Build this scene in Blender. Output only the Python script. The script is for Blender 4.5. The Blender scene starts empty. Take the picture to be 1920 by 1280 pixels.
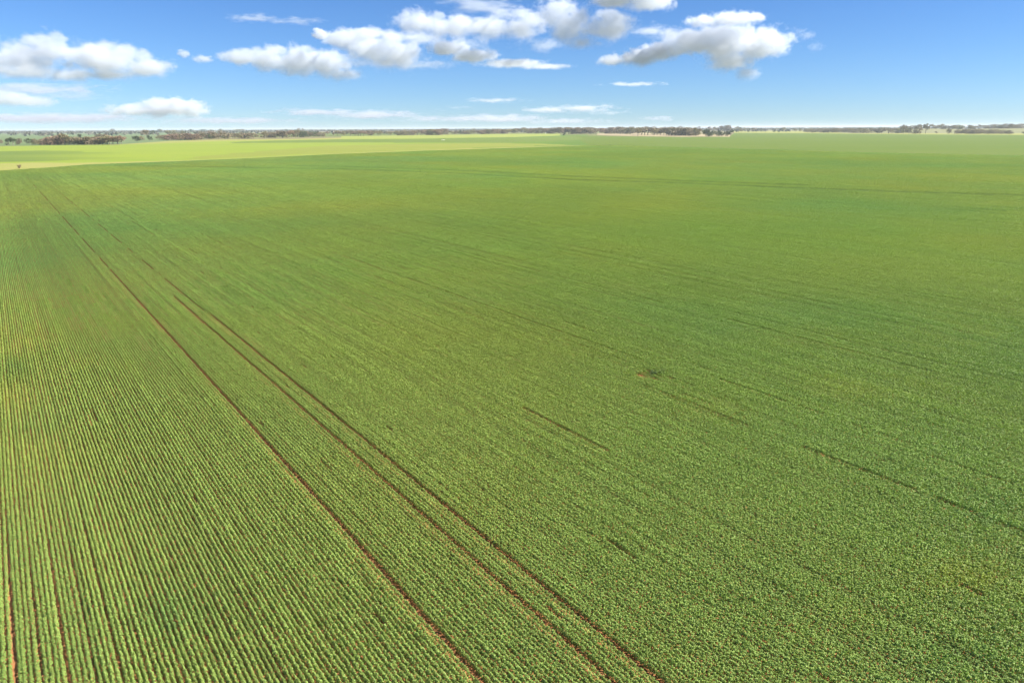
import bpy, math, random
import numpy as np
from mathutils import Vector, Matrix, Euler

R = math.radians
random.seed(11)
rng = np.random.default_rng(11)
SC = bpy.context.scene
COL = SC.collection

# ------------------------------------------------------------------ camera
CAM_H = 20.0
F = 1279.0                       # focal length in pixels of a 1920 wide picture
PITCH = math.atan((640 - 240.5) / F)
ROLL = R(0.24)
cam_data = bpy.data.cameras.new('camera')
cam = bpy.data.objects.new('camera', cam_data)
COL.objects.link(cam)
cam_data.sensor_width = 36.0
cam_data.lens = 36.0 * F / 1920.0
cam_data.clip_start = 0.5
cam_data.clip_end = 200000.0
cam.location = (0, 0, CAM_H)
ROT = Matrix.Rotation(R(90) - PITCH, 3, 'X') @ Matrix.Rotation(-ROLL, 3, 'Z')
cam.rotation_euler = ROT.to_euler()
SC.camera = cam
RN = np.array(ROT)

# ------------------------------------------------------------------ light
SUN_EL, SUN_AZ = R(41), R(98)
world = bpy.data.worlds.new('World')
SC.world = world
world.use_nodes = True
wn = world.node_tree
wn.nodes.clear()
w_out = wn.nodes.new('ShaderNodeOutputWorld')
w_bg = wn.nodes.new('ShaderNodeBackground')
w_sky = wn.nodes.new('ShaderNodeTexSky')
w_sky.sky_type = 'NISHITA'
w_sky.sun_disc = False
w_sky.sun_elevation = SUN_EL
w_sky.sun_rotation = SUN_AZ
w_sky.altitude = 1500
w_sky.air_density = 1.0
w_sky.dust_density = 0.1
w_sky.ozone_density = 4.0
w_bg.inputs['Strength'].default_value = 0.052
w_tone = wn.nodes.new('ShaderNodeVectorMath')
w_tone.operation = 'MULTIPLY'
w_tone.inputs[1].default_value = (0.605, 0.79, 1.06)
wn.links.new(w_sky.outputs[0], w_tone.inputs[0])
w_sat = wn.nodes.new('ShaderNodeHueSaturation')
w_sat.inputs['Saturation'].default_value = 1.04
wn.links.new(w_tone.outputs[0], w_sat.inputs['Color'])
wn.links.new(w_sat.outputs[0], w_bg.inputs['Color'])
wn.links.new(w_bg.outputs[0], w_out.inputs['Surface'])

sun_data = bpy.data.lights.new('sun', 'SUN')
sun_data.energy = 5.0
sun_data.angle = R(0.53)
sun_data.color = (1.0, 0.95, 0.86)
sun = bpy.data.objects.new('sun', sun_data)
COL.objects.link(sun)
SUN_DIR = Vector((math.sin(SUN_AZ) * math.cos(SUN_EL), math.cos(SUN_AZ) * math.cos(SUN_EL), math.sin(SUN_EL)))
sun.rotation_euler = SUN_DIR.to_track_quat('Z', 'Y').to_euler()
sun.location = (60, -20, 80)

SC.view_settings.view_transform = 'Standard'
SC.view_settings.look = 'None'
SC.view_settings.gamma = 1.0
SC.view_settings.use_curve_mapping = False
SC.view_settings.exposure = 1.35

SC.cycles.max_bounces = 10
SC.cycles.diffuse_bounces = 3
SC.cycles.transmission_bounces = 4
SC.cycles.volume_bounces = 6
SC.cycles.volume_step_rate = 2.0
SC.cycles.use_denoising = True
SC.cycles.denoiser = 'OPENIMAGEDENOISE'
SC.cycles.denoising_input_passes = 'RGB_ALBEDO_NORMAL'
SC.cycles.denoising_prefilter = 'ACCURATE'
SC.cycles.transparent_max_bounces = 8

# ------------------------------------------------------------------ helpers
def pix_dir(px, py):
    """Unit-depth direction of a pixel of the 1920x1280 frame."""
    px = np.asarray(px, float); py = np.asarray(py, float)
    c = np.stack([(px - 960) / F, (640 - py) / F, -np.ones_like(px + py)], -1)
    return c @ RN.T

def ground(px, py, z=0.0):
    d = pix_dir(px, py)
    t = (z - CAM_H) / d[..., 2]
    return np.stack([d[..., 0] * t, d[..., 1] * t], -1)

def project(x, y, z):
    p = np.stack([x, y, np.asarray(z) - CAM_H], -1) @ RN
    w = np.maximum(-p[..., 2], 1e-3)
    return 960 + F * p[..., 0] / w, 640 - F * p[..., 1] / w, -p[..., 2]

def tag(o, label=None, cat=None, group=None, kind=None):
    if label: o['label'] = label
    if cat: o['category'] = cat
    if group: o['group'] = group
    if kind: o['kind'] = kind
    return o

def mesh_np(name, verts, faces, mat=None, smooth=False):
    me = bpy.data.meshes.new(name)
    verts = np.asarray(verts, np.float32); faces = np.asarray(faces, np.int32)
    k = faces.shape[1]
    me.vertices.add(len(verts)); me.vertices.foreach_set('co', verts.ravel())
    me.loops.add(faces.size); me.loops.foreach_set('vertex_index', faces.ravel())
    me.polygons.add(len(faces))
    me.polygons.foreach_set('loop_start', np.arange(0, faces.size, k, dtype=np.int32))
    if smooth: me.polygons.foreach_set('use_smooth', np.ones(len(faces), bool))
    me.update(calc_edges=True)
    if mat: me.materials.append(mat)
    return me

def link(name, me, parent=None):
    o = bpy.data.objects.new(name, me)
    COL.objects.link(o)
    if parent: o.parent = parent
    return o

def hash2(ix, iy, seed):
    h = (ix.astype(np.int64) * 374761393 + iy.astype(np.int64) * 668265263 + seed * 974711) & 0x7fffffff
    h = ((h ^ (h >> 13)) * 1274126177) & 0x7fffffff
    h = h ^ (h >> 16)
    return (h & 0xffff) / 65535.0

def vnoise(x, y, seed=0):
    ix = np.floor(x); iy = np.floor(y)
    fx = x - ix; fy = y - iy
    fx = fx * fx * (3 - 2 * fx); fy = fy * fy * (3 - 2 * fy)
    a = hash2(ix, iy, seed); b = hash2(ix + 1, iy, seed)
    c = hash2(ix, iy + 1, seed); d = hash2(ix + 1, iy + 1, seed)
    return (a * (1 - fx) + b * fx) * (1 - fy) + (c * (1 - fx) + d * fx) * fy

def fbm(x, y, seed=0, oct=4):
    s = 0; a = 1; t = 0
    for i in range(oct):
        s = s + a * vnoise(x * 2 ** i + 17.3 * i, y * 2 ** i - 9.1 * i, seed + i); t += a; a *= 0.5
    return s / t

def sstep(a, b, x):
    t = np.clip((x - a) / (b - a), 0, 1)
    return t * t * (3 - 2 * t)

# ------------------------------------------------------------------ materials
def new_mat(name):
    m = bpy.data.materials.new(name); m.use_nodes = True
    nt = m.node_tree; nt.nodes.clear()
    return m, nt, nt.nodes.new('ShaderNodeOutputMaterial')

def N(nt, t, **kw):
    n = nt.nodes.new(t)
    for k, v in kw.items(): setattr(n, k, v)
    return n

def soil_like(name, c1, c2, c3=None, blend=None, s1=0.02, s2=0.4, stretch=(1, 1, 1), rough=0.95, bump=0.0, rot=0.0, bscale=1.5):
    """Ground cover: two or three tones mixed by noise of two sizes in world space."""
    m, nt, out = new_mat(name)
    geo = N(nt, 'ShaderNodeNewGeometry')
    mp = N(nt, 'ShaderNodeMapping'); mp.inputs['Scale'].default_value = stretch
    mp.inputs['Rotation'].default_value = (0, 0, rot)
    nt.links.new(geo.outputs['Position'], mp.inputs['Vector'])
    n1 = N(nt, 'ShaderNodeTexNoise'); n1.inputs['Scale'].default_value = s1; n1.inputs['Detail'].default_value = 6
    n2 = N(nt, 'ShaderNodeTexNoise'); n2.inputs['Scale'].default_value = s2; n2.inputs['Detail'].default_value = 8
    nt.links.new(mp.outputs[0], n1.inputs['Vector']); nt.links.new(mp.outputs[0], n2.inputs['Vector'])
    r1 = N(nt, 'ShaderNodeMapRange'); r1.inputs[1].default_value = 0.35; r1.inputs[2].default_value = 0.65
    nt.links.new(n1.outputs[0], r1.inputs[0])
    r2 = N(nt, 'ShaderNodeMapRange'); r2.inputs[1].default_value = 0.4; r2.inputs[2].default_value = 0.7
    nt.links.new(n2.outputs[0], r2.inputs[0])
    mx = N(nt, 'ShaderNodeMixRGB'); mx.inputs[1].default_value = (*c1, 1); mx.inputs[2].default_value = (*c2, 1)
    nt.links.new(r1.outputs[0], mx.inputs[0])
    mx2 = N(nt, 'ShaderNodeMixRGB'); mx2.inputs[2].default_value = (*(c3 or c1), 1)
    ml = N(nt, 'ShaderNodeMath', operation='MULTIPLY'); ml.inputs[1].default_value = 0.6
    nt.links.new(r2.outputs[0], ml.inputs[0]); nt.links.new(ml.outputs[0], mx2.inputs[0])
    nt.links.new(mx.outputs[0], mx2.inputs[1])
    b = N(nt, 'ShaderNodeBsdfPrincipled'); b.inputs['Roughness'].default_value = rough
    b.inputs['Specular IOR Level'].default_value = 0.1
    last = mx2.outputs[0]
    if blend:                        # the sward changes gradually from west to east across the paddock
        sx = N(nt, 'ShaderNodeSeparateXYZ'); nt.links.new(geo.outputs['Position'], sx.inputs[0])
        dv = N(nt, 'ShaderNodeMath', operation='DIVIDE'); nt.links.new(sx.outputs[0], dv.inputs[0]); nt.links.new(sx.outputs[1], dv.inputs[1])
        ad = N(nt, 'ShaderNodeMath', operation='MULTIPLY_ADD'); nt.links.new(n1.outputs[0], ad.inputs[0]); ad.inputs[1].default_value = 0.25; nt.links.new(dv.outputs[0], ad.inputs[2])
        mr = N(nt, 'ShaderNodeMapRange', interpolation_type='SMOOTHSTEP'); mr.inputs[1].default_value = blend[0]; mr.inputs[2].default_value = blend[1]
        nt.links.new(ad.outputs[0], mr.inputs[0])
        m3 = N(nt, 'ShaderNodeMixRGB'); m3.inputs[2].default_value = (*blend[2], 1)
        nt.links.new(mr.outputs[0], m3.inputs[0]); nt.links.new(last, m3.inputs[1]); last = m3.outputs[0]
    nt.links.new(last, b.inputs['Base Color'])
    if bump:
        n3 = N(nt, 'ShaderNodeTexNoise'); n3.inputs['Scale'].default_value = bscale; n3.inputs['Detail'].default_value = 6
        nt.links.new(geo.outputs['Position'], n3.inputs['Vector'])
        bp = N(nt, 'ShaderNodeBump'); bp.inputs['Distance'].default_value = bump; bp.inputs['Strength'].default_value = 1.0
        nt.links.new(n3.outputs[0], bp.inputs['Height']); nt.links.new(bp.outputs[0], b.inputs['Normal'])
    nt.links.new(b.outputs[0], out.inputs['Surface'])
    return m

def leaf_mat(name, col=None, instancer=None, transl=0.3, lo=0.75, hi=1.3, objrand=0.0, col2=None):
    m, nt, out = new_mat(name)
    at = N(nt, 'ShaderNodeAttribute', attribute_name='leaf_random')
    mr = N(nt, 'ShaderNodeMapRange'); mr.inputs[3].default_value = lo; mr.inputs[4].default_value = hi
    nt.links.new(at.outputs['Fac'], mr.inputs[0])
    mul = N(nt, 'ShaderNodeVectorMath', operation='SCALE')
    if instancer:
        ai = N(nt, 'ShaderNodeAttribute', attribute_name=instancer); ai.attribute_type = 'INSTANCER'
        nt.links.new(ai.outputs['Color'], mul.inputs[0])
    elif col2:
        oi = N(nt, 'ShaderNodeObjectInfo')
        mx = N(nt, 'ShaderNodeMixRGB'); mx.inputs[1].default_value = (*col, 1); mx.inputs[2].default_value = (*col2, 1)
        nt.links.new(oi.outputs['Random'], mx.inputs[0]); nt.links.new(mx.outputs[0], mul.inputs[0])
    else:
        mul.inputs[0].default_value = col
    nt.links.new(mr.outputs[0], mul.inputs['Scale'])
    b = N(nt, 'ShaderNodeBsdfPrincipled'); b.inputs['Roughness'].default_value = 0.55
    b.inputs['Specular IOR Level'].default_value = 0.25
    nt.links.new(mul.outputs[0], b.inputs['Base Color'])
    t = N(nt, 'ShaderNodeBsdfTranslucent')
    tc = N(nt, 'ShaderNodeVectorMath', operation='MULTIPLY'); tc.inputs[1].default_value = (1.1, 1.25, 0.5)
    nt.links.new(mul.outputs[0], tc.inputs[0]); nt.links.new(tc.outputs[0], t.inputs['Color'])
    ms = N(nt, 'ShaderNodeMixShader'); ms.inputs[0].default_value = transl
    nt.links.new(b.outputs[0], ms.inputs[1]); nt.links.new(t.outputs[0], ms.inputs[2])
    nt.links.new(ms.outputs[0], out.inputs['Surface'])
    return m

M_bark = soil_like('bark', (0.20, 0.16, 0.13), (0.30, 0.26, 0.22), (0.10, 0.08, 0.06), s1=0.8, s2=3.0)

# ------------------------------------------------------------------ setting: ground and paddocks
def structure(name, me):
    return tag(link(name, me), kind='structure')

def poly(name, pts, z, mat, ragged=0.0):
    if ragged:
        q = []
        for a, b in zip(pts, list(pts[1:]) + [pts[0]]):
            a, b = np.array(a, float), np.array(b, float); L_ = np.linalg.norm(b - a); n_ = int(min(60, max(1, L_ / 14)))
            for i in range(n_):
                c = a + (b - a) * i / n_; nn = np.array([-(b - a)[1], (b - a)[0]]) / max(L_, 1e-6)
                q.append(tuple(c + nn * (rng.normal() * ragged if i else 0)))
        pts = q
    v = [(p[0], p[1], z) for p in pts]
    me = bpy.data.meshes.new(name)
    me.from_pydata(v, [], [list(range(len(v)))])
    me.update()
    if me.polygons[0].normal.z < 0: me.flip_normals()
    me.materials.append(mat)
    return structure(name, me)

# far country: a mosaic of paddocks
def country_mat():
    m, nt, out = new_mat('open_country')
    geo = N(nt, 'ShaderNodeNewGeometry')
    mp = N(nt, 'ShaderNodeMapping'); mp.inputs['Scale'].default_value = (1 / 900, 1 / 1500, 0); mp.inputs['Rotation'].default_value = (0, 0, R(25))
    nt.links.new(geo.outputs['Position'], mp.inputs['Vector'])
    vo = N(nt, 'ShaderNodeTexVoronoi', distance='CHEBYCHEV'); vo.inputs['Scale'].default_value = 1.0; vo.inputs['Randomness'].default_value = 0.6
    nt.links.new(mp.outputs[0], vo.inputs['Vector'])
    sep = N(nt, 'ShaderNodeSeparateColor'); nt.links.new(vo.outputs['Color'], sep.inputs[0])
    cr = N(nt, 'ShaderNodeValToRGB'); cr.color_ramp.interpolation = 'CONSTANT'
    cols = [(0, (0.09, 0.12, 0.04)), (0.2, (0.19, 0.17, 0.09)), (0.4, (0.12, 0.15, 0.05)), (0.62, (0.24, 0.20, 0.12)), (0.8, (0.16, 0.17, 0.07))]
    el = cr.color_ramp.elements
    el[0].position = cols[0][0]; el[0].color = (*cols[0][1], 1)
    el[1].position = cols[1][0]; el[1].color = (*cols[1][1], 1)
    for p, c in cols[2:]:
        e = el.new(p); e.color = (*c, 1)
    nt.links.new(sep.outputs[0], cr.inputs[0])
    n1 = N(nt, 'ShaderNodeTexNoise'); n1.inputs['Scale'].default_value = 0.012; n1.inputs['Detail'].default_value = 8
    nt.links.new(geo.outputs['Position'], n1.inputs['Vector'])
    mr = N(nt, 'ShaderNodeMapRange'); mr.inputs[3].default_value = 0.7; mr.inputs[4].default_value = 1.3
    nt.links.new(n1.outputs[0], mr.inputs[0])
    mul = N(nt, 'ShaderNodeVectorMath', operation='SCALE')
    nt.links.new(cr.outputs[0], mul.inputs[0]); nt.links.new(mr.outputs[0], mul.inputs['Scale'])
    b = N(nt, 'ShaderNodeBsdfDiffuse'); nt.links.new(mul.outputs[0], b.inputs[0])
    nt.links.new(b.outputs[0], out.inputs['Surface'])
    return m

G_X, G_Y0, G_Y1 = 24000.0, -600.0, 26000.0
gx = np.linspace(-G_X, G_X, 25); gy = np.linspace(G_Y0, G_Y1, 15)
gv = [(x, y, 0) for y in gy for x in gx]
gf = [(j * 25 + i, j * 25 + i + 1, (j + 1) * 25 + i + 1, (j + 1) * 25 + i) for j in range(14) for i in range(24)]
structure('ground', mesh_np('ground', gv, gf, country_mat()))

# far edge of the crop, as pixels of the picture turned into points on the ground
EDGE = np.array([(-700, 356), (-300, 338), (0, 320.5), (90, 315), (160, 309.5), (320, 303.5), (480, 296.7), (640, 289), (800, 283),
                 (960, 277.8), (1060, 274.5), (1110, 273), (1160, 273.3), (1280, 276.7), (1440, 281), (1600, 286), (1760, 289.3), (1920, 292.5),
                 (2300, 301), (2700, 311)], float)

def G(*pp):
    a = np.array(pp, float); return ground(a[:, 0], a[:, 1])

edge_g = ground(EDGE[:, 0], EDGE[:, 1])
M_soil = soil_like('red_soil', (0.34, 0.148, 0.060), (0.27, 0.114, 0.045), (0.40, 0.19, 0.088), s1=0.15, s2=3.0, bump=0.05, bscale=6)
soil_pts = [tuple(p) for p in edge_g] + [(420, 30), (60, -40), (-60, -40), (-420, 30)]
poly('field_soil', soil_pts, 0.10, M_soil)

YG1, YG2, YG3 = (0.208, 0.260, 0.034), (0.175, 0.240, 0.030), (0.245, 0.268, 0.050)
M_pale = soil_like('pale_pasture', YG1, YG2, YG3, blend=(-0.12, 0.26, (0.095, 0.158, 0.026)), s1=0.012, s2=0.12, stretch=(0.15, 1, 1), rot=R(-10))
left_top = [(-900, 288), (-300, 279), (0, 274.5), (80, 273), (230, 271.5), (320, 267), (420, 263.8), (500, 262.6), (640, 259.3), (800, 257), (960, 254.6), (1060, 253.2), (1100, 253)]
le = EDGE[EDGE[:, 0] <= 1110][::-1]
poly('pale_paddock', G(*left_top, (1112, 262), *[(x, y + 1.5) for x, y in le]), 0.04, M_pale)

M_green = soil_like('green_pasture', (0.094, 0.146, 0.020), (0.108, 0.152, 0.023), (0.128, 0.156, 0.028), s1=0.012, s2=0.12, stretch=(0.15, 1, 1), rot=R(8))
ri = EDGE[EDGE[:, 0] >= 1110][::-1]
poly('green_paddock', G((1058, 253.6), (1120, 255.2), (1280, 257.2), (1366, 256.6), (1378, 249), (1500, 249.4), (1700, 251.7), (1920, 252.5), (2700, 256),
                        *[(x, y + 1.5) for x, y in ri], (1085, 262)), 0.06, M_green)

M_tan = soil_like('dry_grass', (0.255, 0.255, 0.066), (0.225, 0.245, 0.052), (0.290, 0.268, 0.095), s1=0.02, s2=0.2)
M_sand = soil_like('bare_sand', (0.330, 0.268, 0.150), (0.300, 0.240, 0.130), (0.350, 0.290, 0.180), s1=0.02, s2=0.2)
M_strip = soil_like('young_grass_strip', (0.112, 0.165, 0.030), (0.130, 0.175, 0.034), (0.142, 0.180, 0.040), s1=0.012, s2=0.1, stretch=(0.3, 1, 1))
M_meadow = soil_like('green_meadow', (0.112, 0.165, 0.030), (0.130, 0.175, 0.034), (0.142, 0.180, 0.040), blend=(-0.60, -0.36, YG1), s1=0.012, s2=0.1, stretch=(0.15, 1, 1))
M_olive = soil_like('dry_olive_grass', (0.205, 0.228, 0.040), (0.175, 0.212, 0.034), (0.235, 0.235, 0.060), s1=0.02, s2=0.2, stretch=(0.3, 1, 1))
M_back = soil_like('back_pasture', (0.104, 0.157, 0.058), (0.128, 0.168, 0.070), (0.151, 0.174, 0.081), s1=0.008, s2=0.06)

poly('verge', G((-300, 332), (0, 307), (60, 305), (130, 306), (330, 301.6), (480, 295.4), (640, 287.6), (800, 281.4), (960, 276), (1060, 273.5), (1108, 272.6),
                (1108, 273.6), (1060, 275.5), (960, 279), (800, 284), (640, 290), (480, 298), (320, 305), (160, 311), (0, 322), (-300, 341)), 0.08, M_tan)
poly('grass_strip', G((440, 266.6), (520, 263.8), (640, 261.6), (800, 260.4), (960, 258), (1080, 256), (1100, 262), (960, 267.4), (800, 267.6), (640, 267.2), (520, 268), (440, 269)), 0.065, M_strip, 7.0)
poly('meadow_strip', G((-300, 289), (0, 284), (100, 282), (220, 288), (330, 292), (200, 299), (60, 303), (0, 304), (-300, 318)), 0.065, M_meadow, 7.0)
poly('dry_strip', G((600, 274), (760, 270.5), (940, 268.4), (1030, 270.6), (1075, 272.4), (960, 275.4), (800, 281), (640, 287), (420, 296), (340, 298)), 0.07, M_olive, 7.0)
poly('fence_verge', G((200, 272.6), (320, 264.5), (420, 262), (560, 260.6), (640, 258.3), (640, 261.2), (520, 263.2), (420, 264.8), (330, 268)), 0.085, M_tan)
M_ygrass = soil_like('yellow_grass', (0.235, 0.275, 0.052), (0.26, 0.285, 0.065), (0.215, 0.245, 0.055), s1=0.02, s2=0.2)
poly('grass_verge', G((640, 255.5), (800, 253.6), (960, 251.2), (1050, 251), (1050, 254.6), (960, 257.4), (800, 259.4), (640, 261.2)), 0.085, M_ygrass)
poly('back_paddock', G((-500, 259), (0, 250.5), (150, 250.2), (330, 247.5), (480, 249), (330, 266), (230, 271), (0, 274), (-500, 284)), 0.03, M_back)
poly('sandy_bank', G((1120, 250.5), (1150, 249.5), (1200, 249), (1290, 251), (1370, 253), (1368, 256.8), (1310, 256.3), (1280, 256.8), (1180, 255.0), (1120, 253.2)), 0.075, M_sand)
poly('tree_verge', G((1372, 245.5), (1500, 246), (1700, 247), (1920, 248), (2700, 251), (2700, 257), (1920, 253.4), (1700, 252.2), (1500, 250), (1378, 249.4)), 0.075, M_tan)

# low rise on the far right, carrying the back tree belt
def hill_z(x, y):
    r = np.hypot(x, y); az = np.degrees(np.arctan2(x, y))
    return 11.0 * sstep(2520, 3050, r) * (1 - sstep(3200, 5200, r)) * sstep(24, 31, az) * (1 + 0.12 * np.sin(az * 1.3)) - 0.3 * (1 - sstep(24.5, 25.5, az)) - 0.3 * sstep(5150, 5200, r) - 0.3 * (1 - sstep(2515, 2540, r))

hr = np.linspace(2500, 5200, 50); ha = np.linspace(23.5, 62, 70)
AA, RR = np.meshgrid(np.radians(ha), hr)
hx, hy = RR * np.sin(AA), RR * np.cos(AA)
hv = np.stack([hx, hy, hill_z(hx, hy) + 0.1], -1).reshape(-1, 3)
hf = [(j * 70 + i, (j + 1) * 70 + i, (j + 1) * 70 + i + 1, j * 70 + i + 1) for j in range(49) for i in range(69)]
M_hill = soil_like('hill_pasture', (0.20, 0.20, 0.09), (0.16, 0.18, 0.07), (0.26, 0.21, 0.13), s1=0.006, s2=0.03)
hm = mesh_np('hill', hv, hf, M_hill, True)
structure('hill', hm)

# ------------------------------------------------------------------ the crop
vp = pix_dir(-30, 243.5)
row_az = math.atan2(vp[0], vp[1])
D = np.array([math.sin(row_az), math.cos(row_az)])      # along the rows
P = np.array([D[1], -D[0]])                             # across the rows, to the right
S = 0.205                                               # row spacing
main = ground(896, 1280.0)                              # a point in the bare wheel line
V0 = float(main @ P)

def row_of(px, py):
    g = ground(px, py); return int(round((float(g @ P) - V0) / S))

def leaf_quads(n, cx, cy, cz, size, up=0.75, elong=1.5, gen=rng, out=None):
    """n rhombic leaves around given centres; returns verts (4n) and a random per leaf."""
    nrm = gen.normal(size=(n, 3)) * (1 - up) * 1.3 + np.array([0, 0, up])
    nrm[:, 2] = np.abs(nrm[:, 2]) + 0.12
    if out is not None: nrm[:, 1] += out
    nrm /= np.linalg.norm(nrm, axis=1)[:, None]
    a = gen.uniform(0, 2 * np.pi, n)
    h = np.stack([np.cos(a), np.sin(a), np.zeros(n)], -1)
    t = h - nrm * (h * nrm).sum(1)[:, None]; t /= np.linalg.norm(t, axis=1)[:, None]
    b = np.cross(nrm, t)
    c = np.stack([cx, cy, cz], -1)
    s = size * gen.uniform(0.7, 1.3, n)[:, None]
    v = np.stack([c - t * s * elong / 2, c + b * s / 2, c + t * s * elong / 2, c - b * s / 2], 1)
    return v.reshape(-1, 3), np.repeat(gen.uniform(0, 1, n), 4)

H_CROP = 0.42
def segment(L, rows, plants_per_m, leaves_per_plant, size, spread=0.045, half=0.088, drop=0.55, hv=(0.78, 1.1), up=0.74):
    """A length of sown row: plants in line, leaves massed into a rounded ridge with a clear furrow each side."""
    vs, rs = [], []
    for r in range(rows):
        n_p = max(2, int(L * plants_per_m))
        x0 = (np.arange(n_p) + rng.uniform(0.2, 0.8, n_p)) / n_p * L - L / 2
        yo = rng.normal(0, 0.013, n_p)
        hh = rng.uniform(*hv, n_p) * H_CROP
        k = leaves_per_plant
        px = np.repeat(x0, k) + rng.normal(0, max(spread, 0.28 / plants_per_m), n_p * k)
        t = rng.uniform(-1, 1, n_p * k); t = np.sign(t) * np.abs(t) ** 1.15
        yy = t * half * rng.uniform(0.8, 1.1, n_p * k)
        top = np.repeat(hh, k) * (1 - drop * t ** 2)
        zz = top * (1 - 0.85 * rng.beta(0.8, 2.4, n_p * k))
        v, q = leaf_quads(n_p * k, px, yy + np.repeat(yo, k) + (r - (rows - 1) / 2) * S, zz, size, up=up, out=1.3 * t)
        vs.append(v); rs.append(q)
    return np.concatenate(vs), np.concatenate(rs)

LOD = []   # (variants, points)
near = [segment(1.0, 1, 9, 42, 0.042, spread=0.030) for _ in range(20)]
mid = [segment(2.0, 1, 9, 22, 0.050, half=0.080, drop=0.72, hv=(0.92, 1.06), up=0.82) for _ in range(12)]
far = [segment(6.0, 2, 6, 12, 0.080, half=0.084, drop=0.65, hv=(0.92, 1.06), up=0.82) for _ in range(8)]

def edge_y(px):
    return np.interp(px, EDGE[:, 0], EDGE[:, 1])

# wheel lines: (row index, start/end along the rows as pixels of y, share of the plants missing, run length)
GAPS = {}
MAIN_ROWS = [row_of(896, 1280), row_of(1061, 1213), row_of(1097, 1169)]
def gap(px, py, y_lo, y_hi, share, run, width=1, bare=False):
    k = row_of(px, py)
    for i in range(width): GAPS.setdefault(k + i, []).append((y_lo, y_hi, share, run, bare or share > 0.9))
gap(896, 1280, 520, 1400, 0.99, 6)
gap(896, 1280, 330, 520, 0.66, 5, bare=True)
gap(1061, 1213, 560, 1400, 0.97, 7)
gap(1097, 1169, 590, 1080, 0.99, 5)
gap(1097, 1169, 1080, 1500, 0.96, 2.0, bare=True)
gap(320, 535, 330, 590, 0.62, 4, bare=True)
gap(1066, 815, 770, 850, 0.97, 6)
gap(1440, 822, 660, 1060, 0.62, 6, bare=True)
gap(1585, 800, 700, 840, 0.5, 5, bare=True)
gap(1840, 900, 850, 920, 0.75, 4, bare=True)
gap(1200, 655, 610, 720, 0.6, 5)
gap(1780, 965, 780, 1060, 0.3, 4)
gap(1340, 745, 640, 760, 0.6, 5)
gap(720, 510, 400, 680, 0.72, 16, bare=True)
gap(800, 560, 480, 700, 0.45, 6)
gap(580, 470, 400, 640, 0.5, 6)
gap(860, 435, 350, 580, 0.7, 25, bare=True)
gap(1100, 470, 420, 640, 0.45, 8)
gap(1500, 640, 480, 760, 0.35, 6)
gap(1700, 640, 480, 760, 0.3, 6)
gap(640, 640, 420, 720, 0.3, 3)
gap(250, 420, 380, 470, 0.5, 8)
gap(1760, 690, 600, 800, 0.35, 5)
gap(1000, 590, 500, 700, 0.3, 5)
gap(780, 1265, 1060, 1400, 0.5, 2.5)
gap(700, 425, 325, 500, 0.68, 25, bare=True)
gap(980, 455, 330, 580, 0.64, 25, bare=True)
gap(1300, 470, 370, 640, 0.55, 18, bare=True)
gap(450, 400, 320, 500, 0.64, 20, bare=True)
gap(180, 372, 320, 420, 0.5, 10, bare=True)
gap(1620, 560, 430, 720, 0.5, 14, bare=True)
gap(1000, 640, 540, 800, 0.5, 8, bare=True)
gap(620, 560, 440, 720, 0.5, 8, bare=True)
for _k in rng.integers(-120, 900, 70):
    GAPS.setdefault(int(_k), []).append((340, 1400, float(rng.uniform(0.02, 0.08)), float(rng.uniform(1, 4)), False))

# tracks across the rows (old headland turn) and taller or weaker patches
TRK = [ground(np.array([230., 440, 640, 860, 1060, 1280, 1480, 1700, 1960, 2300]), np.array([312., 315.5, 318.5, 327, 338.5, 345.5, 354, 362.5, 370, 384])),
       ground(np.array([560., 700, 900, 1080, 1280, 1500]), np.array([312., 315.5, 323, 333, 341, 349]))]
def trk_dist(x, y):
    d = np.full(x.shape, 1e9)
    for tr in TRK:
        for a, b in zip(tr[:-1], tr[1:]):
            e = b - a; t = np.clip(((x - a[0]) * e[0] + (y - a[1]) * e[1]) / (e @ e), 0, 1)
            d = np.minimum(d, np.hypot(x - a[0] - t * e[0], y - a[1] - t * e[1]))
    return d
# px, py, radius across px, radius along py, kind  (g = lush dark patch, y = yellowing, b = bluish)
PATCH = [(20, 695, 55, 26, 'g', 1.0), (65, 800, 60, 22, 'g', .7), (325, 1165, 90, 45, 'g', .75), (190, 1225, 60, 30, 'g', .5), (265, 425, 50, 6, 'g', .5),
         (1480, 395, 190, 14, 'b', 1.0), (1350, 360, 240, 7, 'b', .7), (1850, 395, 70, 6, 'g', .9), (1340, 625, 60, 22, 'b', .8), (1480, 590, 70, 25, 'b', .6),
         (860, 560, 60, 18, 'b', .8), (600, 300, 420, 8, 'b', .6), (1700, 305, 300, 6, 'b', .5), (300, 500, 90, 22, 'b', .5),
         (1820, 1090, 90, 35, 'y', .9), (1740, 1100, 40, 16, 'y', .8), (1560, 1180, 80, 40, 'y', .5), (1600, 730, 160, 40, 'y', .6), (1340, 775, 60, 20, 'y', .5),
         (1700, 335, 330, 12, 'y', .8), (40, 620, 60, 60, 'y', .9), (20, 760, 45, 60, 'y', .9), (190, 680, 60, 20, 'y', .6), (100, 850, 60, 40, 'y', .4),
         (90, 1150, 200, 180, 'y', .35), (1800, 630, 120, 50, 'y', .6), (1560, 650, 140, 30, 'y', .5), (1080, 480, 160, 20, 'y', .4), (1860, 960, 90, 40, 'g', .5),
         (1800, 1240, 120, 40, 'g', .4), (1660, 880, 60, 20, 'g', .35), (300, 395, 240, 16, 'y', .55), (1250, 360, 200, 10, 'y', .3), (1900, 700, 80, 60, 'g', .45)]
BARE = [(1216, 707, 26, 6, .8), (1832, 1117, 16, 7, .8), (1742, 1132, 12, 6, .7),]

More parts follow.
